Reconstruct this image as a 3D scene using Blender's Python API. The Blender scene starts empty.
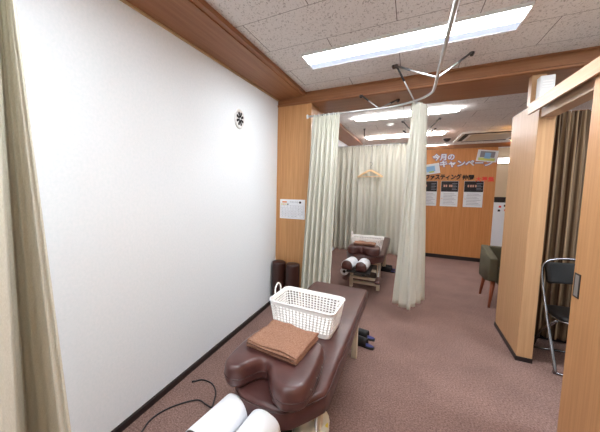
import bpy, bmesh, math, random
from mathutils import Vector, Matrix, noise
random.seed(7)
PI = math.pi
sc = bpy.context.scene
COL = sc.collection

# ------------------------------------------------------------------ helpers
def lin(c):
    return tuple((v/255/12.92 if v/255 <= .04045 else ((v/255+.055)/1.055)**2.4) for v in c)

def link(o):
    COL.objects.link(o); return o

def obj(name, bm, mat, parent=None, smooth=False, loc=None):
    me = bpy.data.meshes.new(name)
    bmesh.ops.recalc_face_normals(bm, faces=bm.faces[:])
    bm.to_mesh(me); bm.free()
    if smooth:
        for p in me.polygons: p.use_smooth = True
    if mat: me.materials.append(mat)
    o = bpy.data.objects.new(name, me); link(o)
    if parent: o.parent = parent
    if loc: o.location = loc
    return o

def tag(o, label, cat, group=None, kind=None):
    o['label'] = label; o['category'] = cat
    if group: o['group'] = group
    if kind: o['kind'] = kind
    return o

def thing(name, label, cat, loc=(0, 0, 0), rz=0, group=None):
    o = bpy.data.objects.new(name, None); link(o)
    o.empty_display_size = .05
    o.location = loc; o.rotation_euler = (0, 0, rz)
    return tag(o, label, cat, group)

def struct(name, bm, mat, smooth=False):
    o = obj(name, bm, mat, None, smooth); o['kind'] = 'structure'; return o

def dup(root, label=None, loc=None, rz=None):
    def rec(o, par):
        c = o.copy(); COL.objects.link(c)
        if par: c.parent = par
        for ch in list(o.children): rec(ch, c)
        return c
    r = rec(root, None)
    if label: r['label'] = label
    if loc: r.location = loc
    if rz is not None: r.rotation_euler = (0, 0, rz)
    return r

def box(bm, x0, x1, y0, y1, z0, z1, bev=0, seg=2, rot=None, piv=None):
    r = bmesh.ops.create_cube(bm, size=1)
    vs = r['verts']
    for v in vs:
        v.co = Vector(((x0+x1)/2+v.co.x*(x1-x0), (y0+y1)/2+v.co.y*(y1-y0), (z0+z1)/2+v.co.z*(z1-z0)))
    if rot is not None:
        p = Vector(piv) if piv else Vector(((x0+x1)/2, (y0+y1)/2, (z0+z1)/2))
        for v in vs: v.co = p + rot @ (v.co-p)
    if bev:
        es = list({e for v in vs for e in v.link_edges})
        bmesh.ops.bevel(bm, geom=es, offset=bev, segments=seg, profile=.5, affect='EDGES')
    return bm

def B(*a, **k): return box(bmesh.new(), *a, **k)

def tube(bm, pts, r, seg=10, closed=False, radii=None):
    pts = [Vector(p) for p in pts]; n = len(pts); rings = []
    prev = None
    for i, p in enumerate(pts):
        if closed: t = pts[(i+1) % n]-pts[i-1]
        elif i == 0: t = pts[1]-pts[0]
        elif i == n-1: t = pts[-1]-pts[-2]
        else: t = pts[i+1]-pts[i-1]
        t.normalize()
        if prev is None:
            a = Vector((0, 0, 1)) if abs(t.z) < .9 else Vector((1, 0, 0))
            u = t.cross(a).normalized()
        else:
            u = (prev-t*prev.dot(t)).normalized()
        prev = u; w = t.cross(u)
        rr = radii[i] if radii else r
        rings.append([bm.verts.new(p+rr*(math.cos(2*PI*k/seg)*u+math.sin(2*PI*k/seg)*w)) for k in range(seg)])
    m = n if closed else n-1
    for i in range(m):
        a, b = rings[i], rings[(i+1) % n]
        for k in range(seg): bm.faces.new((a[k], a[(k+1) % seg], b[(k+1) % seg], b[k]))
    if not closed:
        bm.faces.new(rings[0]); bm.faces.new(rings[-1])
    return bm

def spline(pts, n=8, closed=False):
    P = [Vector(p) for p in pts]; out = []; m = len(P)
    rng = range(m if closed else m-1)
    for i in rng:
        if closed: a, b, c, d = P[i-1], P[i], P[(i+1) % m], P[(i+2) % m]
        else: a, b, c, d = P[max(i-1, 0)], P[i], P[i+1], P[min(i+2, m-1)]
        for k in range(n):
            t = k/n
            out.append(.5*((2*b)+(c-a)*t+(2*a-5*b+4*c-d)*t*t+(3*b-a-3*c+d)*t**3))
    if not closed: out.append(P[-1])
    return out

def lathe(bm, prof, seg=24, origin=(0, 0, 0), ax='z'):
    o = Vector(origin); rings = []
    for r, h in prof:
        ring = []
        for k in range(seg):
            a = 2*PI*k/seg
            if ax == 'z': v = Vector((r*math.cos(a), r*math.sin(a), h))
            elif ax == 'x': v = Vector((h, r*math.cos(a), r*math.sin(a)))
            else: v = Vector((r*math.cos(a), h, r*math.sin(a)))
            ring.append(bm.verts.new(o+v))
        rings.append(ring)
    for a, b in zip(rings, rings[1:]):
        for k in range(seg): bm.faces.new((a[k], a[(k+1) % seg], b[(k+1) % seg], b[k]))
    bm.faces.new(rings[0]); bm.faces.new(rings[-1])
    return bm

def layered(bm, outline, prof):
    """outline: 2D closed list; prof: (inset, z) rows -> rounded slab of that plan shape"""
    n = len(outline); P = [Vector((p[0], p[1])) for p in outline]
    area = sum(P[i].x*P[(i+1) % n].y-P[(i+1) % n].x*P[i].y for i in range(n))
    s = 1 if area > 0 else -1
    N = []
    for i in range(n):
        t = (P[(i+1) % n]-P[i-1]).normalized()
        N.append(Vector((-t.y, t.x))*s)
    rings = []
    for ins, z in prof:
        rings.append([bm.verts.new((P[i].x+N[i].x*ins, P[i].y+N[i].y*ins, z)) for i in range(n)])
    for a, b in zip(rings, rings[1:]):
        for k in range(n): bm.faces.new((a[k], a[(k+1) % n], b[(k+1) % n], b[k]))
    bm.faces.new(rings[0]); bm.faces.new(rings[-1])
    return bm

def roundrect(x0, x1, y0, y1, r, n=5):
    out = []
    for cx, cy, a0 in ((x1-r, y1-r, 0), (x0+r, y1-r, 90), (x0+r, y0+r, 180), (x1-r, y0+r, 270)):
        for k in range(n+1):
            a = math.radians(a0+90*k/n); out.append((cx+r*math.cos(a), cy+r*math.sin(a)))
    return out

# ------------------------------------------------------------------ materials
def mat(name, rgb, rough=.6, metal=0, spec=.5, **k):
    m = bpy.data.materials.new(name); m.use_nodes = True
    b = m.node_tree.nodes['Principled BSDF']
    b.inputs['Base Color'].default_value = (*lin(rgb), 1)
    b.inputs['Roughness'].default_value = rough
    b.inputs['Metallic'].default_value = metal
    b.inputs['Specular IOR Level'].default_value = spec
    return m

def nt(m): return m.node_tree.nodes, m.node_tree.links, m.node_tree.nodes['Principled BSDF']

def coords(m, scale=(1, 1, 1), loc=(0, 0, 0), kind='Object'):
    n, l, b = nt(m)
    tc = n.new('ShaderNodeTexCoord'); mp = n.new('ShaderNodeMapping')
    mp.inputs['Scale'].default_value = scale; mp.inputs['Location'].default_value = loc
    l.new(tc.outputs[kind], mp.inputs['Vector']); return mp.outputs['Vector']

def noise_col(m, c1, c2, scale, vec, detail=4, lo=.35, hi=.65, rough=.6):
    n, l, b = nt(m)
    t = n.new('ShaderNodeTexNoise'); t.inputs['Scale'].default_value = scale
    t.inputs['Detail'].default_value = detail; t.inputs['Roughness'].default_value = rough
    l.new(vec, t.inputs['Vector'])
    r = n.new('ShaderNodeValToRGB')
    r.color_ramp.elements[0].position = lo; r.color_ramp.elements[1].position = hi
    r.color_ramp.elements[0].color = (*lin(c1), 1); r.color_ramp.elements[1].color = (*lin(c2), 1)
    l.new(t.outputs['Fac'], r.inputs['Fac'])
    return t, r

def bump(m, src, strength, dist=.01):
    n, l, b = nt(m)
    bp = n.new('ShaderNodeBump'); bp.inputs['Strength'].default_value = strength
    bp.inputs['Distance'].default_value = dist
    l.new(src, bp.inputs['Height']); l.new(bp.outputs['Normal'], b.inputs['Normal'])

def wood(name, c1, c2, vertical=True, rough=.45):
    m = mat(name, c1, rough, spec=.35)
    n, l, b = nt(m)
    v = coords(m, (55, 55, 1.6) if vertical == True else ((1.6, 55, 55) if vertical == 'x' else (55, 1.6, 55)))
    t, r = noise_col(m, c1, c2, 1.0, v, 5, .3, .7)
    l.new(r.outputs['Color'], b.inputs['Base Color'])
    return m

M = {}
M['wood'] = wood('oak_panel', (180, 128, 80), (208, 158, 108))
M['woodfar'] = wood('warm_panel', (202, 134, 78), (222, 156, 98))
M['woodlight'] = wood('pale_oak', (190, 146, 104), (208, 166, 124))
M['beam'] = wood('beam_wood', (136, 88, 56), (162, 112, 76), 'x')
M['beamy'] = wood('beam_wood_long', (136, 88, 56), (162, 112, 76), 'y')
M['door'] = wood('door_veneer', (186, 134, 86), (204, 152, 104))
M['track'] = wood('track_wood', (188, 152, 122), (206, 172, 142), 'y')
M['wallw'] = mat('white_wallpaper', (232, 233, 234), .85, spec=.2)
n, l, b = nt(M['wallw']); v = coords(M['wallw'])
t, r = noise_col(M['wallw'], (235, 243, 247), (241, 247, 251), 60, v); l.new(r.outputs['Color'], b.inputs['Base Color']); bump(M['wallw'], t.outputs['Fac'], .06, .002)
M['beige'] = mat('beige_wall', (214, 190, 158), .8)
M['brownbase'] = mat('dark_baseboard', (34, 24, 24), .5)
M['goldtrim'] = mat('wall_cap_strip', (196, 170, 132), .5)

# carpet
m = M['carpet'] = mat('loop_carpet', (128, 98, 90), .95, spec=.1)
n, l, b = nt(m); v = coords(m)
t, r = noise_col(m, (114, 88, 81), (166, 136, 126), 95, v, 3, .36, .64, .75)
t2, r2 = noise_col(m, (230, 230, 230), (255, 255, 255), 2.2, v, 3, .3, .7)
mx = n.new('ShaderNodeMixRGB'); mx.blend_type = 'MULTIPLY'; mx.inputs[0].default_value = 1
l.new(r.outputs['Color'], mx.inputs[1]); l.new(r2.outputs['Color'], mx.inputs[2]); l.new(mx.outputs[0], b.inputs['Base Color'])
bump(m, t.outputs['Fac'], .5, .006)

# ceiling boards: staggered joints + worm-hole fissures
m = M['ceil'] = mat('fissured_ceiling_board', (215, 208, 202), .9, spec=.1)
n, l, b = nt(m)
v = coords(m, (1, 1, 1), (.58, -1.815, 0))
br = n.new('ShaderNodeTexBrick'); br.offset = .5; br.offset_frequency = 2
br.inputs['Scale'].default_value = 1; br.inputs['Brick Width'].default_value = .91
br.inputs['Row Height'].default_value = .455; br.inputs['Mortar Size'].default_value = .0022
br.inputs['Mortar Smooth'].default_value = 0
l.new(v, br.inputs['Vector'])
v2 = coords(m, (80, 44, 50))
w = n.new('ShaderNodeTexNoise'); w.inputs['Scale'].default_value = 1; w.inputs['Detail'].default_value = 2.5; w.inputs['Distortion'].default_value = 1.2
l.new(v2, w.inputs['Vector'])
r = n.new('ShaderNodeValToRGB'); r.color_ramp.elements[0].position = .36; r.color_ramp.elements[1].position = .43
r.color_ramp.elements[0].color = (*lin((182, 176, 172)), 1); r.color_ramp.elements[1].color = (*lin((228, 224, 221)), 1)
l.new(w.outputs['Fac'], r.inputs['Fac'])
mx = n.new('ShaderNodeMixRGB'); l.new(br.outputs['Fac'], mx.inputs[0]); l.new(r.outputs['Color'], mx.inputs[1])
mx.inputs[2].default_value = (*lin((112, 104, 100)), 1)
l.new(mx.outputs[0], b.inputs['Base Color']); bump(m, r.outputs['Color'], .25, .003)

def cloth(name, c1, c2, rough=.85, trans=.07):
    m = mat(name, c1, rough, spec=.15); n, l, b = nt(m)
    v = coords(m, (420, 420, 150)); t, r = noise_col(m, c1, c2, 1, v, 2, .3, .7)
    v2 = coords(m, (8, 8, 120)); t2 = n.new('ShaderNodeTexNoise'); t2.inputs['Scale'].default_value = 1
    l.new(v2, t2.inputs['Vector'])
    l.new(r.outputs['Color'], b.inputs['Base Color'])
    bump(m, t2.outputs['Fac'], .2, .003)
    if trans:
        tr = n.new('ShaderNodeBsdfTranslucent'); l.new(r.outputs['Color'], tr.inputs['Color'])
        ms = n.new('ShaderNodeMixShader'); ms.inputs[0].default_value = trans
        out = n['Material Output']; l.new(b.outputs[0], ms.inputs[1]); l.new(tr.outputs[0], ms.inputs[2]); l.new(ms.outputs[0], out.inputs['Surface'])
    return m
M['curtain'] = cloth('ivory_curtain', (208, 206, 191), (222, 220, 207))
M['darkcurtain'] = cloth('brown_striped_curtain', (104, 84, 62), (126, 104, 80), trans=.05)
n, l, b = nt(M['darkcurtain'])
v = coords(M['darkcurtain'], (1, 1, 1)); wv = n.new('ShaderNodeTexNoise'); wv.inputs['Scale'].default_value = 1
mp = coords(M['darkcurtain'], (62, .01, .12)); l.new(mp, wv.inputs['Vector'])
r = n.new('ShaderNodeValToRGB'); r.color_ramp.elements[0].position = .42; r.color_ramp.elements[1].position = .58
r.color_ramp.elements[0].color = (*lin((84, 64, 52)), 1); r.color_ramp.elements[1].color = (*lin((184, 160, 130)), 1)
l.new(wv.outputs['Fac'], r.inputs['Fac']); l.new(r.outputs['Color'], b.inputs['Base Color'])

m = M['leather'] = mat('maroon_leather', (82, 44, 40), .34, spec=.55)
n, l, b = nt(m); v = coords(m); t, r = noise_col(m, (72, 42, 40), (88, 54, 50), 9, v); l.new(r.outputs['Color'], b.inputs['Base Color'])
t2 = n.new('ShaderNodeTexNoise'); t2.inputs['Scale'].default_value = 240; l.new(v, t2.inputs['Vector']); bump(m, t2.outputs['Fac'], .12, .002)
M['leatherdark'] = mat('dark_leather', (58, 34, 32), .38, spec=.5)
M['bolster'] = mat('bolster_leather', (56, 28, 22), .4)
m = M['towel'] = mat('brown_terry', (168, 110, 82), .95, spec=.1)
n, l, b = nt(m); v = coords(m); t, r = noise_col(m, (140, 102, 82), (172, 132, 110), 160, v, 3); l.new(r.outputs['Color'], b.inputs['Base Color'])
t2 = n.new('ShaderNodeTexNoise'); t2.inputs['Scale'].default_value = 400; l.new(v, t2.inputs['Vector']); bump(m, t2.outputs['Fac'], .5, .003)
M['toweldark'] = mat('towel_border', (84, 50, 38), .95)
M['plastic'] = mat('white_plastic', (250, 249, 246), .4)
M['white'] = mat('white_paint', (232, 232, 230), .5)
M['paper'] = mat('white_paper', (238, 240, 244), .8)
M['chrome'] = mat('chrome', (150, 150, 154), .25, 1)
M['steel'] = mat('brushed_rail', (196, 196, 196), .35, .85)
M['darkmetal'] = mat('dark_bracket', (64, 62, 62), .45, .5)
M['cream'] = mat('cream_frame', (206, 192, 168), .5)
M['black'] = mat('black_vinyl', (20, 19, 20), .45)
M['blackrub'] = mat('black_cable', (24, 20, 24), .5)
M['olive'] = mat('olive_fabric', (86, 80, 60), .9)
M['redwood'] = mat('reddish_leg_wood', (142, 74, 44), .45)
M['blue'] = mat('blue_insole', (56, 58, 112), .8)
M['hang'] = mat('hanger_wood', (226, 192, 146), .5)
M['purple'] = mat('purple_ink', (130, 110, 170), .8)
M['ink'] = mat('black_ink', (32, 26, 24), .7)
M['red'] = mat('red_ink', (232, 74, 60), .7)
M['photo'] = mat('photo_black', (28, 22, 26), .5)
M['flesh'] = mat('photo_figures', (214, 160, 140), .6)
M['grey'] = mat('grey_ink', (150, 150, 160), .8)
M['skyblue'] = mat('light_blue_print', (150, 196, 232), .7)
M['green'] = mat('yellow_green_print', (206, 214, 120), .7)
M['orange'] = mat('orange_ink', (232, 150, 90), .7)
M['slot'] = mat('vent_slot', (28, 28, 28), .8)
M['acgrille'] = mat('grille_beige', (204, 194, 174), .6)
M['bag'] = mat('bag_plastic', (206, 200, 182), .35)
M['yellow'] = mat('yellow_print', (220, 196, 60), .5)

def emis(name, rgb, s):
    m = mat(name, rgb, .5); n, l, b = nt(m)
    b.inputs['Emission Color'].default_value = (*lin(rgb), 1); b.inputs['Emission Strength'].default_value = s
    return m
M['tube'] = emis('lit_diffuser', (244, 249, 254), 12)
M['reflector_glow'] = emis('reflector_painted_light', (206, 220, 255), .22)  # weak emission stands in for tube light falling on the reflector
M['farlamp'] = emis('lit_cover', (250, 250, 252), 14)
M['glow'] = emis('warm_bulb', (255, 190, 110), 18)
M['led'] = emis('white_backlit_panel', (250, 250, 255), 3)

# ------------------------------------------------------------------ room shell
XW = -1.45; CZ = 2.58; YB = 3.435
YN = -1.6; YF = 11.0; XR = 2.7
struct('floor', B(XW-.1, XR+.1, YN-.1, YF+.1, -.1, 0), M['carpet'])
struct('ceiling', B(XW-.1, XR+.1, YN-.1, YF+.1, CZ, CZ+.1), M['ceil'])
struct('wall_left', B(XW-.1, XW, YN-.1, YF+.1, 0, CZ), M['wallw'])
struct('wall_right', B(XR, XR+.1, YN-.1, YF+.1, 0, CZ), M['wallw'])
struct('wall_back', B(XW, XR, YF, YF+.1, 0, CZ), M['beige'])
struct('wall_front', B(XW, XR, YN-.1, YN, 0, CZ), M['wallw'])
struct('baseboard_left', B(XW, XW+.018, YN, YB, 0, .042), M['brownbase'])
# wooden box column at the corner
struct('wall_pillar', B(XW, -1.03, YB, 4.05, 0, 2.45, bev=.004, seg=1), M['wood'])
# soffit along the left wall, its edge strip and pale cap where it meets the wallpaper
struct('trim_1', B(XW, -1.13, YN, YB, 2.535, CZ), M['beamy'])
struct('trim_2', B(-1.13, -1.095, YN, YB-.02, 2.545, CZ), M['beamy'])
struct('trim_3', B(XW, XW+.012, YN, YB, 2.522, 2.535), M['goldtrim'])
# cross beam: deep box with a fascia moulding on its near side
struct('trim_4', B(XW, XR, YB+.018, 4.1, 2.445, CZ), M['beam'])
bm = bmesh.new()
prof = [(YB+.018, CZ), (YB-.012, CZ), (YB-.012, 2.568), (YB, 2.562), (YB, 2.478), (YB-.01, 2.468), (YB-.01, 2.452), (YB+.018, 2.445)]
ra = [bm.verts.new((XW, y, z)) for y, z in prof]; rb = [bm.verts.new((XR, y, z)) for y, z in prof]
for i in range(len(prof)):
    j = (i+1) % len(prof); bm.faces.new((ra[i], ra[j], rb[j], rb[i]))
bm.faces.new(ra); bm.faces.new(rb)
struct('trim_5', bm, M['beam'])
struct('trim_6', B(XW, -1.1, 4.1, YF, 2.535, CZ), M['beamy'])

# far partition with poster board finish
YP = 7.3
struct('wall_partition', B(XW, 1.41, YP, YP+.1, 0, 2.24), M['woodfar'])
struct('trim_7', B(XW, 2.1, YP-.025, YP+.125, 2.24, 2.315), M['beam'])
struct('baseboard_back', B(XW, 1.41, YP-.012, YP, 0, .075), M['brownbase'])
struct('trim_8', B(1.85, XR, YP+.4, YP+.5, 2.0, 2.24), M['beam'])

# right partition (near hall / storage) -----------------------------------
PX = .87
struct('wall_storage', B(PX, PX+.10, 3.30, 4.03, 0, 2.197, bev=.003, seg=1), M['woodlight'])
struct('baseboard_right', B(PX-.008, PX+.10, 3.292, 4.03, 0, .038), M['brownbase'])
struct('wall_storage_back', B(PX+.10, XR, 3.93, 4.03, 0, 2.197), M['beam'])
struct('trim_9', B(PX+.01, PX+.10, .2, 3.30, 2.052, 2.18), M['track'])
# sliding track, overhangs the partition, with an open groove
bm = bmesh.new()
box(bm, .818, .834, .2, 3.36, 2.092, 2.176)
box(bm, .834, .88, .2, 3.36, 2.160, 2.176)
struct('trim_10', bm, M['track'])
struct('trim_11', B(.834, .878, .2, 3.35, 2.150, 2.160), M['brownbase'])
# post above the partition
struct('trim_12', B(.86, .95, 3.50, 3.58, 2.197, 2.445), M['woodlight'])

# sliding door with recessed pull
d = bpy.data.objects.new('door_1', None); link(d); d['kind'] = 'structure'; d.location = (0, 0, 0)
bm = B(.842, .868, .75, 2.40, .012, 2.15, bev=.002, seg=1)
obj('door_panel', bm, M['door'], d)
bm = bmesh.new()
box(bm, .8385, .842, 2.318, 2.328, .875, 1.012); box(bm, .8385, .842, 2.372, 2.382, .875, 1.012)
box(bm, .8385, .842, 2.318, 2.382, 1.004, 1.012); box(bm, .8385, .842, 2.318, 2.382, .875, .883)
h = obj('door_handle', bm, M['darkmetal'], d)
obj('handle_recess', B(.8395, .8418, 2.328, 2.372, .883, 1.004), M['steel'], h)
struct('door_2', B(.842, .868, -.95, .75, .012, 2.15), M['woodlight'])
struct('trim_13', B(.818, .97, -1.6, .2, 2.052, 2.18), M['track'])
struct('wall_corner', B(.85, .95, -1.6, -.95, 0, 2.052), M['woodlight'])

# white unit on top of partition
t = thing('wall_speaker', 'white plastic box unit sitting on top of the wooden partition beside the door track', 'speaker', (.928, 3.43, 2.197))
obj('housing', B(-.045, .045, -.045, .045, 0, .205, bev=.008), M['white'], t)
bm = bmesh.new()
for k in range(7): box(bm, -.03, .03, -.0475, -.044, .03+k*.021, .036+k*.021)
obj('grille', bm, M['plastic'], t)

# ------------------------------------------------------------------ lights
def fixture(label, x0, x1, y0, y1, z, g=None):
    t = thing('ceiling_light', label, 'ceiling light', ((x0+x1)/2, (y0+y1)/2, z), 0, g)
    w, h = (x1-x0)/2, (y1-y0)/2
    bm = bmesh.new(); e = .010
    box(bm, -w, w, -h, -h+e, -.022, 0); box(bm, -w, w, h-e, h, -.022, 0)
    box(bm, -w, -w+e, -h+e, h-e, -.022, 0); box(bm, w-e, w, -h+e, h-e, -.022, 0)
    obj('frame', bm, M['white'], t)
    obj('diffuser', B(-w+e, w-e, -h+e, h*.22, -.020, -.002), M['tube'], t)
    obj('reflector', B(-w+e, w-e, h*.22, h-e, -.016, -.002), M['reflector_glow'], t)
    return t
fixture('wide white lit fluorescent panel nearest the camera, behind the hanging rail', -.825, .58, 2.43, 2.755, CZ)
fixture('unseen ceiling panel added to brighten the storage side, out of the picture', 1.15, 2.55, 2.43, 2.755, CZ)  # added fill light, out of view, lifts the dark storage space
fixture('unseen ceiling panel added behind the viewpoint to brighten the near wall', -.825, .58, .36, .685, CZ)  # added unseen fill, lights the near left wall
fixture('unseen ceiling panel added farthest behind the viewpoint to brighten the near room', -.825, .58, -1.3, -.975, CZ)  # another unseen fill panel, added for overall brightness in the near room
def cover_light(label, x0, x1, y0, y1):
    t = thing('tube_light', label, 'ceiling light', ((x0+x1)/2, (y0+y1)/2, CZ), 0, 'tube lights in the far room')
    w, h = (x1-x0)/2, (y1-y0)/2
    obj('base', B(-w+.02, w-.02, -h+.05, h-.05, -.02, 0, bev=.004), M['white'], t)
    bm = bmesh.new(); layered(bm, roundrect(-w, w, -h, h, .06, 6), [(.0, -.018), (0, -.032), (.010, -.042), (.025, -.046)])
    obj('cover', bm, M['farlamp'], t, True)
cover_light('nearest and longest of the three lit tube lights in the far room', -.81, .545, 5.05, 5.19)
cover_light('middle one of the three lit tube lights in the far room', -.89, .56, 7.20, 7.35)
cover_light('farthest of the three lit tube lights, partly hidden above the poster wall', -.6, .77, 9.5, 9.66)

# ceiling vent unit (cassette)
t = thing('air_conditioner', 'square ceiling cassette air conditioner with dark slots near the poster wall', 'air conditioner', (1.42, 8.15, CZ))
obj('panel', B(-.56, .56, -.68, .78, -.03, 0, bev=.01), M['white'], t)
obj('grille', B(-.36, .36, -.42, .52, -.04, -.028), M['acgrille'], t)
for a in ((-.5, -.42, -.45, .55), (.42, .5, -.45, .55)):
    obj('air_slot', B(a[0], a[1], a[2], a[3], -.036, -.028), M['slot'], t)
obj('air_slot', B(-.5, .5, -.63, -.52, -.036, -.028), M['slot'], t); obj('air_slot', B(-.4, .4, .64, .72, -.036, -.028), M['slot'], t)
bm = lathe(bmesh.new(), [(.075, 0), (.075, -.02), (.062, -.055), (.035, -.08), (.005, -.088)], 24)
t = thing('security_camera', 'small black dome camera on the far ceiling beside the air conditioner', 'camera', (.68, 8.2, CZ))
obj('dome', bm, M['black'], t, True); obj('mount_ring', lathe(bmesh.new(), [(.09, 0), (.09, -.012), (.076, -.014)], 24), M['white'], t)
t = thing('smoke_detector', 'small round white smoke detector on the far ceiling between tube lights', 'smoke detector', (-.35, 5.89, CZ))
obj('detector_body', lathe(bmesh.new(), [(.055, 0), (.055, -.02), (.04, -.035), (.012, -.042)], 24), M['white'], t, True)
obj('indicator_base', lathe(bmesh.new(), [(.065, 0), (.065, -.008), (.055, -.009)], 24), M['plastic'], t)

# warm downlight at end of moulding, backlit panel beyond
t = thing('spot_light', 'small warm lamp glowing above the right end of the poster wall', 'lamp', (1.60, 7.27, 2.317))
obj('lamp_bulb', lathe(bmesh.new(), [(.012, 0), (.03, .01), (.032, .03), (.012, .05)], 16), M['glow'], t, True)
obj('lamp_stem', lathe(bmesh.new(), [(.022, -.002), (.022, .004), (.010, .008)], 12), M['white'], t)
t = thing('wall_lamp', 'bright white lamp box in the room beyond the poster wall', 'lamp', (2.28, 10.93, 2.14))
obj('lamp_panel', B(-.15, .15, -.03, .0, 0, .14, bev=.01), M['led'], t)
obj('lamp_back', B(-.16, .16, .0, .06, -.01, .15, bev=.005), M['white'], t)

# ------------------------------------------------------------------ curtain rails and brackets
RZ = 2.26
def rail(name_label, pts, group='curtain rails'):
    t = thing('curtain_rail', name_label, 'curtain rail')
    obj('rail_tube', tube(bmesh.new(), pts, .0105, 8), M['steel'], t, True)
    return t
def rod(par, a, b, flange=True, mm='darkmetal'):
    bm = tube(bmesh.new(), [a, b], .0065, 8)
    r = obj('support_rod', bm, M['steel'], par, True)
    a = Vector(a)
    obj('ceiling_foot', lathe(bmesh.new(), [(.018, 0), (.018, -.012), (.01, -.03)], 12, a), M[mm], par, True)
    c = a+(Vector(b)-a)*.45
    obj('rod_sleeve', tube(bmesh.new(), [a+(Vector(b)-a)*.02, c], .0085, 8), M['darkmetal'], par, True)
pts = [(-1.03, 3.275, RZ), (-.55, 3.275, RZ), (-.32, 3.275, RZ)] + \
      [(-.32+.45*math.sin(a), 2.825+.45*math.cos(a), RZ) for a in [PI/2*k/12 for k in range(1, 13)]] + [(.13, 2.0, RZ), (.13, .9, RZ), (.13, -1.59, RZ)]
r1 = rail('silver curtain rail curving from the wood column towards the viewer overhead', pts)
rod(r1, (-.175, 3.07, CZ), (.13, 2.55, RZ)); rod(r1, (.382, 3.08, CZ), (.13, 2.56, RZ)); rod(r1, (-.16, 3.07, CZ), (.0, 3.14, RZ))
rod(r1, (-.49, 3.40, 2.45), (-.3, 3.275, RZ)); rod(r1, (-.157, 3.75, 2.445), (-.3, 3.275, RZ))
obj('rail_flange', lathe(bmesh.new(), [(.024, -1.03), (.024, -1.02), (.012, -1.015)], 16, (0, 3.275, RZ), 'x'), M['white'], r1)
YC = 6.15
r2 = rail('silver curtain rail of the rear booth, its ends in a corner over the second table', [(XW, YC, RZ), (-.5, YC, RZ), (.10, YC, RZ)])
rod(r2, (-.80, YC, CZ), (-.80, YC, RZ))
r3 = rail('silver curtain rail running to the poster wall, mostly behind the gathered curtain', [(0, 3.14, RZ), (.03, 3.24, RZ), (.075, 3.33, RZ), (.10, 3.45, RZ), (.10, 7.27, RZ)])
for yy in (5.73, 6.72):
    rod(r3, (-.155, yy, CZ), (.10, yy-.02, RZ)); rod(r3, (.366, yy, CZ), (.10, yy-.02, RZ))
r4 = rail('short curtain rail above the near left curtain, out of the picture', [(-.86, -1.59, RZ), (-.86, .40, RZ)])
rod(r4, (-.86, -.2, CZ), (-.86, -.2, RZ))

# ------------------------------------------------------------------ curtains
def curtain(label, top, bot, zt, zb, folds, at, ab, group=None, mt='curtain', seed=1, nv=40, npf=12, hem=True, hooks=6, phase=0., ease=1.0, rings=True):
    rnd = random.Random(seed)
    t = thing('curtain', label, 'curtain', (0, 0, 0), 0, group)
    T = spline([(p[0], p[1], 0) for p in top], 24) if len(top) > 1 else None
    Bt = spline([(p[0], p[1], 0) for p in bot], 24)
    def samp(P, u):
        x = u*(len(P)-1); i = min(int(x), len(P)-2); f = x-i; return P[i].lerp(P[i+1], f)
    def nrm(P, u):
        d = samp(P, min(u+.02, 1))-samp(P, max(u-.02, 0)); d.normalize(); return Vector((-d.y, d.x, 0))
    nu = folds*npf
    amps = [rnd.uniform(.45, 1.3) for _ in range(folds+2)]; ph = [rnd.uniform(-.35, .35) for _ in range(folds+2)]
    def fold(u):
        x = u*folds+phase; k = int(x) % (folds+1); f = x-int(x)
        s = math.sin(2*PI*x+ph[k]*math.sin(PI*f))
        s = math.copysign(abs(s)**.75, s)
        return s*(amps[k]*(1-f)+amps[k+1]*f)
    bm = bmesh.new(); rows = []
    for j in range(nv+1):
        v = j/nv; z = zt+.005-(zt+.005-zb)*v; row = []
        vv = v**ease
        for i in range(nu+1):
            u = i/nu
            p = samp(T, u).lerp(samp(Bt, u), vv)
            nn = nrm(T, u).lerp(nrm(Bt, u), vv)
            tape = .35 if v < .03 else (.25 if v < .06 else min(1, .3+(v-.06)*7))
            a = (at+(ab-at)*min(1, v*1.6)**.8)*tape
            w = fold(u)
            small = .75*at*math.sin(2*PI*(u*folds*2.5)+seed)*(1 if v < .05 else max(0, 1-(v-.05)*6))
            a2 = .07*ab*math.sin(v*5+seed+u*9)*v
            p = p+nn*(w*a+small+a2)
            row.append(bm.verts.new((p.x, p.y, z)))
        rows.append(row)
    for a, b in zip(rows, rows[1:]):
        for i in range(nu): bm.faces.new((a[i], a[i+1], b[i+1], b[i]))
    o = obj('curtain_panel', bm, M[mt], t, True)
    s = o.modifiers.new('s', 'SOLIDIFY'); s.thickness = .0022; s.offset = 0
    if rings:
        bm = bmesh.new()
        for k in range(hooks):
            u = (k+.5)/hooks; p = samp(T, u)
            c = Vector((p.x, p.y, zt+.004)); rr = .017
            h = bmesh.new()
            tube(h, [(c.x, c.y+rr*math.cos(a), c.z+rr*math.sin(a)-.004) for a in [2*PI*q/10 for q in range(10)]], .0022, 5, True)
            obj('curtain_ring', h, M['white'], t, True)
    bm.free() if False else None
    return t

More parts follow.
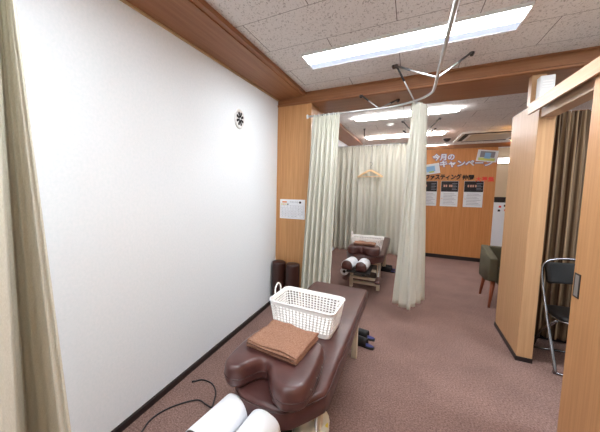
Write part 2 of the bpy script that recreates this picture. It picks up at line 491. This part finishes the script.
curtain('ivory curtain gathered against the wood column beside the wall calendar',
        [(-.96, 3.275), (-.87, 3.275), (-.77, 3.275), (-.675, 3.275)], [(-1.03, 3.17), (-.92, 3.17), (-.80, 3.17), (-.70, 3.17)], RZ, .07, 6, .024, .050, seed=3)
curtain('ivory curtain bunched at the rail bend in the middle of the room, hem above carpet',
        [(-.01, 3.19), (.03, 3.24), (.075, 3.33), (.10, 3.45)], [(-.105, 3.62), (-.03, 3.54), (.044, 3.47), (.10, 3.62), (.16, 3.78), (.21, 3.95)], RZ, .20, 6, .020, .026, seed=11, phase=.3)
curtain('wide ivory curtain drawn across the rear booth behind the second table',
        [(-1.40, YC), (-1.0, YC), (-.5, YC), (.09, YC)], [(-1.40, YC), (-1.0, YC), (-.5, YC), (.12, YC)], RZ, .20, 13, .030, .058, seed=5, hooks=14)
curtain('ivory curtain hanging at the left edge of the picture, close to the white wall',
        [(-.86, -.25), (-.86, -.05), (-.85, .12), (-.85, .24), (-.84, .315), (-.875, .332), (-.885, .345), (-.88, .352), (-.868, .353), (-.86, .350)], [(-.82, -.30), (-.80, -.08), (-.76, .05), (-.77, .16), (-.778, .265), (-.96, .36), (-1.12, .455), (-1.02, .47), (-.90, .475), (-.845, .500)], RZ, .12, 14, .004, .006, seed=8, npf=10, hooks=5)
curtain('brown striped curtain at the back of the storage space behind the folding chair',
        [(1.0, 3.84), (1.4, 3.84), (2.0, 3.84), (2.6, 3.84)], [(1.0, 3.84), (1.4, 3.84), (2.0, 3.84), (2.6, 3.84)], 2.17, .05, 24, .024, .028, mt='darkcurtain', seed=2, hooks=12)
struct('baseboard_storage', B(.97, XR, 3.905, 3.93, 0, .09), M['brownbase'])

# ------------------------------------------------------------------ treatment table
def make_table(label, loc):
    t = thing('treatment_table', label, 'treatment table', loc, 0, None)
    # local: x 0 = centre, y 0 = head end of mattress, runs +y 1.8
    ol = [(.245, .27), (.238, .225), (.19, .14), (.14, .06), (.10, .03), (.06, .02), (-.06, .02), (-.10, .03), (-.14, .06), (-.19, .14), (-.238, .225), (-.245, .27),
          (-.245, .9), (-.245, 1.74), (-.235, 1.775), (-.205, 1.785), (.205, 1.785), (.235, 1.775), (.245, 1.74), (.245, .9)]
    bm = bmesh.new()
    layered(bm, ol, [(.006, .445), (0, .452), (0, .525), (.004, .538), (.013, .547), (.026, .55)])
    obj('mattress', bm, M['leather'], t, True)
    bm = bmesh.new()
    loop = [(x*1.003, y if y > .3 else y-.002, .532) for x, y in ol]
    tube(bm, loop, .0035, 6, True); obj('piping', bm, M['leatherdark'], t, True)
    obj('table_base', B(-.20, .20, .24, 1.68, .39, .443, bev=.01), M['cream'], t)
    for sx in (-1, 1):
        for y in (.34, 1.55):
            obj('leg', B(sx*.18-.022, sx*.18+.022, y-.025, y+.025, .0, .39, bev=.006), M['cream'], t)
    for y in (.34, 1.58):
        obj('foot_bar', B(-.165, .165, y-.02, y+.02, .06, .10, bev=.006), M['cream'], t)
    for zz in (.20, .32):
        obj('cross_bar', B(-.165, .165, .10, .15, zz, zz+.03, bev=.006), M['cream'], t)
    obj('bar_bracket', B(-.02, .02, .15, .33, .21, .35, bev=.004), M['darkmetal'], t)
    obj('lower_shelf', B(-.165, .165, .36, 1.56, .14, .16, bev=.004), M['leatherdark'], t)
    # face pads with paper covers
    for s, cx, ang in ((-1, -.122, -.13), (1, .030, -.06)):
        R = Matrix.Rotation(ang, 3, 'Z'); c0 = Vector((cx, .05, .455))
        def dome(w, h, L0, L1, r, drop, caps):
            bm = bmesh.new(); rings = []
            ys = [L0, L0-.015, L0-.05, (L0+L1)/2, L1+.05, L1+.015, L1]
            ks = [.80, .95, 1, 1, 1, .95, .80] if caps else [1]*7
            for y, k in zip(ys, ks):
                ring = []
                for q in range(17):
                    a = PI*q/16
                    ring.append(Vector((w*k*math.cos(a), y, drop+(h-drop)*k*math.sin(a)**.8)))
                if caps:
                    ring += [Vector((-w*k, y, drop-.05)), Vector((w*k, y, drop-.05))]
                rings.append([bm.verts.new(c0+R @ v) for v in ring])
            nn = len(rings[0]); rg = nn if caps else nn-1
            for a, b in zip(rings, rings[1:]):
                for q in range(rg): bm.faces.new((a[q], a[(q+1) % nn], b[(q+1) % nn], b[q]))
            if caps: bm.faces.new(rings[0]); bm.faces.new(rings[-1])
            return bm
        p = obj('face_pad', dome(.066, .062, 0.0, -.30, .03, 0, True), M['leather'], t, True)
        c = obj('paper_cover', dome(.0705, .0665, -.012, -.275, .03, -.02, False), M['paper'], p, True)
        sm = c.modifiers.new('s', 'SOLIDIFY'); sm.thickness = .0015; sm.offset = 1
    obj('head_bracket', B(-.16, .12, -.24, .26, .372, .388), M['darkmetal'], t)
    for sx in (-1, 1):
        a = B(sx*.20-.035, sx*.20+.035, -.10, .15, .215, .262, bev=.018, seg=3)
        obj('arm_rest', a, M['leather'], t, True)
        obj('arm_bracket', tube(bmesh.new(), [(sx*.19, .10, .235), (sx*.19, .28, .30), (sx*.18, .30, .40)], .010, 8), M['steel'], t, True)
    bm = bmesh.new(); lathe(bm, [(.030, -.12), (.045, -.12), (.045, .12), (.030, .12)], 24, (-.12, .02, .29), 'x')
    return t, bm
t1, rb = make_table('maroon leather treatment table in the foreground, holding the folded brown towel', (-.525, 1.065, 0))
rb.free()
tb2 = dup(t1, 'second maroon leather treatment table, standing behind the gathered curtains', (-.50, 4.17, 0))

def make_paper_roll():
    t = thing('paper_roll', 'white paper roll on a bar below the head end of the second table', 'paper roll', (-.71, 4.08, .33))
    obj('roll', lathe(bmesh.new(), [(.020, .0), (.052, .0), (.052, .2), (.020, .2)], 24, (0, 0, 0), 'y'), M['paper'], t, True)
    obj('core', lathe(bmesh.new(), [(.021, -.004), (.021, .204)], 16, (0, 0, 0), 'y'), M['ink'], t)
    obj('holder_bar', tube(bmesh.new(), [(0, .18, 0), (0, .3, .0), (.02, .32, .06)], .008), M['steel'], t, True)
make_paper_roll()

# chest cushion (U shape)
def chest_cushion(label, loc):
    t = thing('chest_cushion', label, 'cushion', loc)
    key = [(-.205, .12), (-.188, .062), (-.145, .035), (-.095, .06), (-.062, .125), (-.03, .165), (.002, .15), (.035, .085), (.075, .035), (.13, .02), (.185, .055),
           (.208, .12), (.205, .3), (.185, .44), (.12, .475), (0, .48), (-.12, .475), (-.185, .44), (-.208, .3)]
    ol = [(v.x, v.y) for v in spline([(x, y, 0) for x, y in key], 5, True)]
    bm = bmesh.new()
    layered(bm, ol, [(.030, 0), (.018, .004), (.006, .018), (0, .038), (0, .074), (.003, .092), (.009, .106), (.018, .113), (.028, .1155)])
    obj('cushion_body', bm, M['leather'], t, True)
    bm = bmesh.new()
    tube(bm, [(p[0], p[1], .054) for p in [(ol[i][0]*1.004, ol[i][1]) for i in range(0, len(ol), 2)]], .0025, 6, True)
    obj('seam', bm, M['leatherdark'], t, True)
    for y in (.13, .22, .31):
        obj('rivet', lathe(bmesh.new(), [(.004, 0), (.003, .003)], 8, (.2075, y, .075), 'x'), M['steel'], t)
    return t
chest_cushion('maroon leather chest cushion with a notched front, on the foreground table', (-.53, 1.045, .552))
chest_cushion('smaller-looking maroon chest cushion on the second table, under the far basket', (-.505, 4.17, .552)).scale = (1, .7, .9)

# towel: serpentine fold
def towel(label, loc, rz, W=.26, D=.27, seed=0, lay=4):
    t = thing('folded_towel', label, 'towel', loc, rz)
    path = []; th = .0085
    for k in range(lay):
        z = .005+k*th*1.05; inset = .004*(k % 2)
        ys = [-D/2+inset+(D-inset)*q/14 for q in range(15)]
        if k % 2: ys = ys[::-1]
        path += [(y, z) for y in ys]
        if k < lay-1:
            ye = ys[-1]; s = 1 if ye > 0 else -1
            path += [(ye+s*.004, z+th*.25), (ye+s*.005, z+th*.5), (ye+s*.004, z+th*.8)]
    bm = bmesh.new(); cols = []
    for i in range(17):
        x = -W/2+W*i/16; c = []
        for y, z in path:
            f = z/(lay*th)
            nz = noise.noise(Vector((x*9+seed, y*9, 1)))*.016*f + noise.noise(Vector((x*22+seed, y*22, 3)))*.006*f
            e = .003*noise.noise(Vector((x*14, z*300, seed)))
            droop = 0
            c.append(bm.verts.new((x+.004*noise.noise(Vector((y*12, z*200, 5))), y+e*2, z+nz+droop+.002)))
        cols.append(c)
    for a, b in zip(cols, cols[1:]):
        for q in range(len(path)-1): bm.faces.new((a[q], a[q+1], b[q+1], b[q]))
    o = obj('towel_cloth', bm, M['towel'], t, True)
    s = o.modifiers.new('s', 'SOLIDIFY'); s.thickness = .0062; s.offset = 0
    bm = bmesh.new()
    zt = lay*th
    for zz in (.0095, .0270):
        tube(bm, [(-W/2+.006+(W-.012)*i/12, -D/2-.0085+.004*noise.noise(Vector(((-W/2+W*i/12)*14, zz*300, seed))), zz) for i in range(13)], .0022, 5)
    obj('woven_border', bm, M['toweldark'], t, True)
    return t
towel('folded brown terry towel lying on the foreground chest cushion', (-.532, 1.385, .669), -.10, .275, .275, 2)
tw = towel('folded brown towel under the basket on the second table', (-.51, 4.44, .659), .05, .28, .2, 4, 3)

# baskets
def make_basket(label, loc, rz):
    t = thing('plastic_basket', label, 'basket', loc, rz, None)
    W, D, H = .215, .16, .172     # half sizes at rim
    w0, d0 = .190, .140
    r = .035
    def ring(f, z, n=5):
        w = w0+(W-w0)*f; dd = d0+(D-d0)*f
        return [Vector((x, y, z)) for x, y in roundrect(-w, w, -dd, dd, r, n)]
    # resample ring evenly
    def even(P, n):
        L = [0]
        for i in range(len(P)): L.append(L[-1]+(P[(i+1) % len(P)]-P[i]).length)
        out = []
        for k in range(n):
            s = L[-1]*k/n; i = max(j for j in range(len(P)) if L[j] <= s+1e-9)
            f = (s-L[i])/max(1e-9, L[i+1]-L[i]); out.append(P[i].lerp(P[(i+1) % len(P)], f))
        return out
    NU, NV = 60, 7
    z0, z1 = .028, H-.022
    rows = [even(ring(z/H, z), NU) for z in [z0+(z1-z0)*k/NV for k in range(NV+1)]]
    bm = bmesh.new()
    V = [[bm.verts.new(p) for p in row] for row in rows]
    e = .19
    for j in range(NV):
        for i in range(NU):
            a, b, c, d = rows[j][i], rows[j][(i+1) % NU], rows[j+1][(i+1) % NU], rows[j+1][i]
            o4 = [V[j][i], V[j][(i+1) % NU], V[j+1][(i+1) % NU], V[j+1][i]]
            def q(u, v): return a.lerp(b, u).lerp(d.lerp(c, u), v)
            i4 = [bm.verts.new(q(e, e)), bm.verts.new(q(1-e, e)), bm.verts.new(q(1-e, 1-e)), bm.verts.new(q(e, 1-e))]
            for k in range(4): bm.faces.new((o4[k], o4[(k+1) % 4], i4[(k+1) % 4], i4[k]))
    # solid bands and floor
    def band(pa, pb):
        A = [bm.verts.new(p) for p in pa]; Bv = [bm.verts.new(p) for p in pb]
        for i in range(NU): bm.faces.new((A[i], A[(i+1) % NU], Bv[(i+1) % NU], Bv[i]))
        return A, Bv
    A, _ = band(even(ring(0, 0.002), NU), rows[0]); bm.faces.new(A)
    band(rows[-1], even(ring(1, H), NU))
    o = obj('basket_wall', bm, M['plastic'], t)
    s = o.modifiers.new('s', 'SOLIDIFY'); s.thickness = .003; s.offset = 0
    bm = bmesh.new()
    loop = even(ring(1.04, H), 60)
    tube(bm, [(p.x, p.y, p.z) for p in loop], .0065, 8, True)
    obj('rim', bm, M['plastic'], t, True)
    for sx in (-1, 1):
        if sx > 0:
            # folded-down handle lying along rim
            pts = [(sx*(W+.002), -.055, H+.004), (sx*(W-.012), -.05, H+.010), (sx*(W-.012), .05, H+.010), (sx*(W+.002), .055, H+.004)]
        else:
            pts = [(sx*(W+.002), -.045, H-.004), (sx*(W+.004), -.042, H+.045), (sx*(W+.004), .0, H+.072), (sx*(W+.004), .042, H+.045), (sx*(W+.002), .045, H-.004)]
        obj('handle', tube(bmesh.new(), spline(pts, 5), .0055, 8), M['plastic'], t, True)
    return t
bk = make_basket('white perforated plastic basket on the foreground treatment table', (-.562, 1.90, .553), -.04)
dup(bk, 'white perforated plastic basket on the second table in the rear booth', (-.505, 4.70, .553), .03)

# ------------------------------------------------------------------ bolsters against the column
for x, y, lb in ((-1.355, 3.33, 'dark brown leather bolster standing in the wall corner, left of its twin'),
                 (-1.17, 3.31, 'dark brown leather bolster standing below the calendar, right of its twin')):
    t = thing('bolster', lb, 'bolster', (x, y, 0), 0, 'bolsters against the column')
    obj('bolster_body', lathe(bmesh.new(), [(.07, 0), (.080, .012), (.083, .04), (.083, .51), (.080, .54), (.070, .553), (.045, .558), (.005, .559)], 28), M['bolster'], t, True)
    obj('end_piping', tube(bmesh.new(), [(.079*math.cos(a), .079*math.sin(a), .543) for a in [2*PI*k/28 for k in range(28)]], .0035, 6, True), M['leatherdark'], t, True)

# ------------------------------------------------------------------ slippers
def make_slipper(label, loc, rz, group):
    t = thing('slipper', label, 'slipper', loc, rz, group)
    # toe at -y, heel +y ; length .27
    L = .26
    def wid(s): return .046*(math.sin(PI*min(1, max(0, .04+s*.92)))**.45)*(1-.12*math.cos(PI*s)*-1) * (1.05-.25*math.exp(-((s-.62)/.2)**2))
    left = [(-wid(s), -L/2+L*s) for s in [k/14 for k in range(15)]]
    ol = left+[(-x, y) for x, y in left[::-1]]
    obj('sole', layered(bmesh.new(), ol, [(.003, 0), (0, .004), (0, .018), (.002, .022)]), M['black'], t, True)
    ol2 = [(x*.88, y*.95) for x, y in ol]
    obj('insole', layered(bmesh.new(), ol2, [(0, .021), (.0, .0245), (.002, .026)]), M['blue'], t)
    bm = bmesh.new(); rings = []
    for k in range(9):
        s = .01+.74*k/8; w = wid(s)*1.04; y = -L/2+L*s; h = .022+.045*math.sin(min(1, s/.5)*PI/2)**.7
        rings.append([bm.verts.new((w*math.cos(a), y, .016+h*math.sin(a)**.8)) for a in [PI*q/12 for q in range(13)]])
    for a, b in zip(rings, rings[1:]):
        for q in range(12): bm.faces.new((a[q], a[q+1], b[q+1], b[q]))
    o = obj('upper', bm, M['black'], t, True)
    s = o.modifiers.new('s', 'SOLIDIFY'); s.thickness = .004; s.offset = 0
    obj('upper_edge', tube(bmesh.new(), [v for v in [(wid(.75)*1.04*math.cos(a), -L/2+L*.75, .016+.067*math.sin(a)**.8) for a in [PI*q/12 for q in range(13)]]], .004, 6), M['darkmetal'], t, True)
    return t
s1 = make_slipper('black slipper with blue insole beside the foreground table, nearer of the pair', (-.335, 2.86, 0), PI*.5+PI+.05, 'black slippers beside the tables')
s1.rotation_euler.z = -PI/2-.25
dup(s1, 'black slipper with blue insole beside the foreground table, farther of the pair', (-.345, 3.02, 0), -PI/2-.18)
dup(s1, 'black slipper on carpet beside the second table, nearer of that pair', (-.26, 5.62, 0), -PI/2-.3)
dup(s1, 'black slipper on carpet beside the second table, farther of that pair', (-.27, 5.78, 0), -PI/2-.2)

# ------------------------------------------------------------------ cable
cp = [(-1.335, 1.645), (-1.295, 1.69), (-1.21, 1.692), (-1.135, 1.634), (-1.095, 1.556), (-1.075, 1.50), (-1.12, 1.497), (-1.198, 1.504), (-1.282, 1.406), (-1.333, 1.301), (-1.346, 1.206), (-1.324, 1.126), (-1.28, .95), (-1.22, .8)]
cz = [.006]*len(cp)
for i in (6,): cz[i] = .010
t = thing('power_cable', 'black cable looping over the carpet next to the white wall', 'cable', (0, 0, 0))
obj('cord', tube(bmesh.new(), spline([(x, y, z) for (x, y), z in zip(cp, cz)], 8), .0052, 8), M['blackrub'], t, True)
obj('plug_end', tube(bmesh.new(), [(-1.335, 1.645, .007), (-1.352, 1.63, .007)], .007, 8), M['black'], t, True)

# crumpled bag on the lower shelf edge of the near table
t = thing('plastic_bag', 'crumpled pale bag with a yellow edge under the near end of the foreground table', 'bag', (-.40, 1.40, .16))
bm = bmesh.new(); bmesh.ops.create_icosphere(bm, subdivisions=4, radius=1)
for v in bm.verts:
    n_ = noise.noise(v.co*2.3)*.25+noise.noise(v.co*6)*.10
    v.co = Vector((v.co.x*.10, v.co.y*.14, max(v.co.z, -.75)*.10+.075))*(1+n_)
for v in bm.verts: v.co.z = max(v.co.z, .003)
obj('bag_body', bm, M['bag'], t, True)
obj('yellow_edge', tube(bmesh.new(), spline([(.09, -.08, .06), (.10, -.02, .10), (.09, .05, .11)], 5), .008, 6), M['yellow'], t, True)

# ------------------------------------------------------------------ wall vent
t = thing('wall_vent', 'round white wall vent with black radial slots, high on the white wall', 'vent', (XW, 2.482, 2.128))
obj('vent_plate', lathe(bmesh.new(), [(.094, 0), (.094, .006), (.088, .012), (.080, .013), (.078, .010), (.03, .012)], 40, ax='x'), M['white'], t, True)
for k in range(8):
    a = 2*PI*k/8+PI/8
    bm = bmesh.new()
    pts = [(.012, -.004), (.035, -.010), (.060, -.013), (.068, 0), (.060, .013), (.035, .010), (.012, .004)]
    vs = []
    for x in (.0115, .0150):
        vs.append([bm.verts.new((x, r_*math.cos(a)-s_*math.sin(a), r_*math.sin(a)+s_*math.cos(a))) for r_, s_ in pts])
    bm.faces.new(vs[0]); bm.faces.new(vs[1])
    for i in range(7): bm.faces.new((vs[0][i], vs[0][(i+1) % 7], vs[1][(i+1) % 7], vs[1][i]))
    obj('vent_slot', bm, M['slot'], t)
obj('vent_knob', lathe(bmesh.new(), [(.010, .012), (.010, .018), (.006, .020)], 16, ax='x'), M['white'], t, True)

# ------------------------------------------------------------------ text helper
def text(name, s, size, mt, parent, loc, rot=(PI/2, 0, 0), ext=.0006, offset=0, bold=0, align='CENTER', wscale=1):
    cu = bpy.data.curves.new(name, 'FONT'); cu.body = s; cu.size = size; cu.extrude = ext; cu.offset = offset
    cu.align_x = align; cu.align_y = 'CENTER'; cu.resolution_u = 3
    o = bpy.data.objects.new(name, cu); link(o)
    bpy.context.view_layer.update()
    me = bpy.data.meshes.new_from_object(o.evaluated_get(bpy.context.evaluated_depsgraph_get()))
    bpy.data.objects.remove(o); me.materials.clear(); me.materials.append(mt)
    o = bpy.data.objects.new(name, me); link(o); o.parent = parent; o.location = loc; o.rotation_euler = rot
    o.scale = (wscale, 1, 1)
    return o

# calendar on the column
t = thing('wall_calendar', 'white monthly calendar sheet on the wooden column', 'calendar', (-1.237, YB, 1.20))
obj('sheet', B(-.16, .16, -.004, 0, -.12, .12), M['paper'], t)
obj('heading', B(-.13, -.07, -.0052, -.0042, .078, .096), M['orange'], t)
bm = bmesh.new()
for k in range(8): box(bm, -.145+k*.0414-.0008, -.145+k*.0414+.0008, -.0050, -.0042, -.105, .045)
for k in range(6): box(bm, -.145, .145, -.0050, -.0042, -.105+k*.03-.0007, -.105+k*.03+.0007)
obj('date_grid', bm, M['grey'], t)
rows_ = []
for k in range(1, 32): pass
days = [['', '', '', '1', '2', '3', '4'], ['5', '6', '7', '8', '9', '10', '11'], ['12', '13', '14', '15', '16', '17', '18'], ['19', '20', '21', '22', '23', '24', '25'], ['26', '27', '28', '29', '30', '', '']]
first = None
big = bmesh.new()
for r_, row in enumerate(days):
    for c_, s_ in enumerate(row):
        if s_:
            o = text('n', s_, .018, M['ink'], None, (-.145+.0207+c_*.0414, -.0046, .030-r_*.03), ext=.0002)
            bpy.context.view_layer.update()
            tmp = bmesh.new(); tmp.from_mesh(o.data); tmp.transform(o.matrix_world)
            m_ = bpy.data.meshes.new('x'); tmp.to_mesh(m_); big.from_mesh(m_); tmp.free()
            bpy.data.objects.remove(o)
obj('date_numbers', big, M['ink'], t)
obj('round_mark', lathe(bmesh.new(), [(.014, -.0055), (.014, -.0042)], 20, (.10, 0, .085), 'y'), M['ink'], t)
for i, mm in enumerate(('green', 'orange', 'green', 'photo')):
    obj('small_picture', B(-.142+i*.026, -.126+i*.026, -.0052, -.0042, .052, .066), M[mm], t)
text('heading_text', '今月の予定', .022, M['grey'], t, (.02, -.0048, .085), ext=.0002)

# poster wall lettering
def letters(label, s, size, x, z, mt, outline=None, w=1.0, off=.005):
    t = thing('wall_lettering', label, 'lettering', (x, YP, z))
    if outline:
        text('letter_outline', s, size, outline, t, (0, -.002, 0), ext=.0008, offset=.012, wscale=w)
    text('letters', s, size, mt, t, (0, -.0045, 0), ext=.001, offset=off, wscale=w)
    return t
letters('white paper letters of the heading, upper line on the poster wall', '今月の', .135, .57, 2.07, M['paper'], M['purple'], .92)
letters('white paper letters of the heading, slanting second line on the poster wall', 'キャンペーン', .138, .93, 1.935, M['paper'], M['purple'], 1.03)
letters('black katakana lettering above the three hung posters', 'ファスティング', .112, .575, 1.67, M['ink'], None, .78, .006)
letters('black kanji lettering between the katakana and the red characters', '仲間', .108, .99, 1.658, M['ink'], None, .88, .004)
letters('red characters at the right end of the lettering line', '大募集', .098, 1.245, 1.62, M['red'], None, .95, .003)

# three posters
figs = [[-.08, -.05], [-.09, -.055, 0.0, .03], [-.085, -.045, -.01, .03]]
for i, (x0, x1) in enumerate(((.205, .494), (.556, .847), (.935, 1.238))):
    lab = ('poster with black photo header, left of three, partly behind the gathered curtain', 'poster with black photo header, middle of the three on the far wall',
           'poster with black photo header, rightmost of the three on the far wall')[i]
    t = thing('poster', lab, 'poster', ((x0+x1)/2, YP, 1.08), 0, 'three posters on the far wall')
    w = (x1-x0)/2
    obj('sheet', B(-w, w, -.004, 0, 0, .515), M['paper'], t)
    ph_ = obj('photo_header', B(-w+.004, w-.004, -.0055, -.0040, .30, .511), M['photo'], t)
    for fx in figs[i]:
        obj('photo_figure', B(fx-.011, fx+.013, -.0065, -.0055, .395, .44, bev=.0003), M['flesh'], ph_)
    bm = bmesh.new()
    for k in range(5): box(bm, .04, w-.02-(k % 2)*.02, -.0063, -.0055, .34+k*.03, .348+k*.03)
    obj('header_text', bm, M['grey'], ph_)
    bm = bmesh.new()
    for k in range(8): box(bm, -w+.05, w-.03-(k % 3)*.03, -.0052, -.0040, .045+k*.03, .051+k*.03)
    obj('body_text', bm, M['grey'], t)
    obj('bullet', lathe(bmesh.new(), [(.008, -.0055), (.008, -.004)], 12, (-w+.03, 0, .16), 'y'), M['orange'], t)
# picture cards
t = thing('picture_card', 'tilted white picture card with blue print on poster wall, beside the curtain', 'picture card', (.385, YP, 1.845)); t.rotation_euler = (0, -.16, 0)
obj('card', B(-.13, .13, -.006, 0, -.105, .105), M['paper'], t)
obj('blue_print', B(-.10, .05, -.0075, -.006, -.055, .06), M['skyblue'], t)
obj('yellow_print', B(-.06, .03, -.0085, -.0075, -.075, -.045), M['green'], t)
t = thing('picture_card', 'tilted white card with blue and yellow print at top right of poster wall', 'picture card', (1.255, YP, 2.075)); t.rotation_euler = (0, .13, 0)
obj('card', B(-.155, .155, -.006, 0, -.11, .11), M['paper'], t)
obj('blue_print', B(-.11, .11, -.0075, -.006, -.03, .085), M['grey'], t)
obj('blue_print', B(-.04, .05, -.0085, -.0075, -.05, .06), M['skyblue'], t)
obj('yellow_print', B(-.125, .125, -.0075, -.006, -.09, -.04), M['green'], t)

# banner stand
t = thing('banner_stand', 'white standing banner with black top in front of the wall end, behind the armchair', 'banner', (1.50, 7.05, 0))
obj('banner_sheet', B(-.14, .14, -.004, .004, .06, 1.27), M['paper'], t)
obj('top_band', B(-.14, .14, -.008, -.004, 1.20, 1.30), M['ink'], t)
obj('pole', tube(bmesh.new(), [(0, .02, .05), (0, .02, 1.30)], .008), M['steel'], t)
obj('base', B(-.16, .16, -.06, .08, 0, .05, bev=.01), M['darkmetal'], t)
for px, pz, mm in ((-.05, 1.12, 'red'), (.02, 1.14, 'ink'), (.06, 1.12, 'ink'), (-.06, 1.05, 'ink'), (.03, 1.06, 'red')):
    obj('printed_mark', B(px-.017, px+.017, -.006, -.004, pz-.017, pz+.02), M[mm], t)

# ------------------------------------------------------------------ armchair (olive)
t = thing('armchair', 'olive fabric armchair with reddish wooden legs behind the wooden partition', 'armchair', (1.22, 4.86, 0), 0)
bm = bmesh.new()
def prism(bm, poly, x0, x1):
    a = [bm.verts.new((x0, y, z)) for y, z in poly]; b = [bm.verts.new((x1, y, z)) for y, z in poly]
    bm.faces.new(a); bm.faces.new(b)
    for i in range(len(poly)): bm.faces.new((a[i], a[(i+1) % len(poly)], b[(i+1) % len(poly)], b[i]))
    return bm
def beveled(bm, o=.012):
    bmesh.ops.bevel(bm, geom=bm.edges[:], offset=o, segments=3, profile=.5, affect='EDGES'); return bm
for x0 in (-.33, .25):
    obj('arm_panel', beveled(prism(bmesh.new(), [(-.30, .34), (-.30, .62), (.26, .70), (.28, .28), (-.10, .30)], x0, x0+.08)), M['olive'], t, True)
obj('seat', B(-.25, .25, -.30, .22, .30, .43, bev=.03, seg=3), M['olive'], t, True)
obj('backrest', beveled(prism(bmesh.new(), [(.16, .34), (.20, .69), (.29, .69), (.28, .34)], -.25, .25)), M['olive'], t, True)
for sx in (-1, 1):
    for sy in (-1, 1):
        obj('leg', tube(bmesh.new(), [(sx*.27, sy*.22, .33), (sx*.30, sy*.27, 0)], .02, 10, radii=[.024, .013]), M['redwood'], t, True)

# ------------------------------------------------------------------ folding chair in storage
t = thing('folding_chair', 'black folding chair with chrome tube frame, half hidden by the sliding door', 'chair', (1.27, 3.45, 0), .10)
w = .215
hoop = [(-w+.0, -.21, .012), (-w, -.215, .05), (-w-.005, -.04, .42), (-w-.002, .10, .72), (-w+.03, .145, .82), (-w+.10, .165, .858), (0, .17, .868)]
hoop = hoop+[(-x, y, z) for x, y, z in hoop[:-1][::-1]]
obj('hoop_frame', tube(bmesh.new(), spline(hoop, 6), .011, 10), M['chrome'], t, True)
obj('front_floor_bar', tube(bmesh.new(), spline([(-w, -.21, .012), (-w+.04, -.245, .011), (0, -.25, .011), (w-.04, -.245, .011), (w, -.21, .012)], 6), .010, 8), M['chrome'], t, True)
for s in (-1, 1):
    obj('rear_leg', tube(bmesh.new(), [(s*(w-.025), -.12, .40), (s*(w-.025), .10, .22), (s*(w-.025), .21, .012)], .010, 8), M['chrome'], t, True)
obj('rear_floor_bar', tube(bmesh.new(), [(-w+.025, .21, .012), (w-.025, .21, .012)], .010, 8), M['chrome'], t, True)
so = roundrect(-.185, .185, -.20, .14, .07, 6)
obj('seat', layered(bmesh.new(), so, [(.01, .415), (0, .42), (0, .445), (.012, .455), (.04, .46)]), M['black'], t, True)
obj('seat_rim', tube(bmesh.new(), [(x*1.02, y*1.02-.001, .417) for x, y in so], .006, 6, True), M['chrome'], t, True)
bm = bmesh.new(); nx = 12; P = []
for j, (zz, yy) in enumerate(((.665, .062), (.68, .066), (.82, .115), (.836, .12))):
    k = .9 if j in (0, 3) else 1
    P.append([(-.192*k+.384*k*i/nx, yy+.035*(1-((i-nx/2)/(nx/2))**2), zz) for i in range(nx+1)])
F = [[bm.verts.new(v) for v in row] for row in P]
for a, b in zip(F, F[1:]):
    for i in range(nx): bm.faces.new((a[i], a[i+1], b[i+1], b[i]))
o = obj('back_pad', bm, M['black'], t, True); s = o.modifiers.new('s', 'SOLIDIFY'); s.thickness = .026; s.offset = 0

# ------------------------------------------------------------------ clothes hanger
t = thing('clothes_hanger', 'wooden clothes hanger hooked on the rear booth rail in front of the curtain', 'hanger', (-.655, 6.05, 1.62))
sh = spline([(-.215, 0, .035), (-.12, 0, .10), (-.03, 0, .150), (0, 0, .155), (.03, 0, .150), (.12, 0, .10), (.215, 0, .035)], 5)
obj('shoulder_bar', tube(bmesh.new(), sh, .020, 8), M['hang'], t, True)
obj('lower_bar', tube(bmesh.new(), [(-.19, 0, .04), (.19, 0, .04)], .008, 8), M['hang'], t, True)
hk = [(0, 0, .16), (0, 0, .235), (.02, 0, .255), (.035, 0, .28), (.02, 0, .305), (-.005, 0, .31), (-.02, .0, .295)]
obj('hook', tube(bmesh.new(), spline(hk, 5), .0032, 6), M['chrome'], t, True)
obj('hook_loop', tube(bmesh.new(), [(-.0, .0, .30), (0, .06, .45), (0, .10, .63)], .003, 6), M['steel'], t, True)

# ------------------------------------------------------------------ camera
rt = Vector((0.86229075, 0.50637525, 0.00622586)); up = Vector((-0.04926364, 0.07164113, 0.99621315)); fw = Vector((-0.50401166, 0.8593321, -0.08672137))
cam = bpy.data.cameras.new('camera'); co = bpy.data.objects.new('camera', cam); link(co)
mw = Matrix((( rt.x, up.x, -fw.x, 0), (rt.y, up.y, -fw.y, 0), (rt.z, up.z, -fw.z, 1.5), (0, 0, 0, 1)))
co.matrix_world = mw
cam.sensor_width = 36; cam.lens = 291.4334527/600*36
cam.shift_x = (300-237.90126814)/600; cam.shift_y = (209.8037935-216)/600
cam.clip_start = .02
sc.camera = co

# ------------------------------------------------------------------ world & view
w = bpy.data.worlds.new('World'); sc.world = w; w.use_nodes = True
w.node_tree.nodes['Background'].inputs['Color'].default_value = (.8, .85, 1, 1)
w.node_tree.nodes['Background'].inputs['Strength'].default_value = .1
sc.view_settings.view_transform = 'Standard'; sc.view_settings.look = 'None'
sc.view_settings.gamma = 1; sc.view_settings.use_curve_mapping = False
sc.view_settings.exposure = 1.75
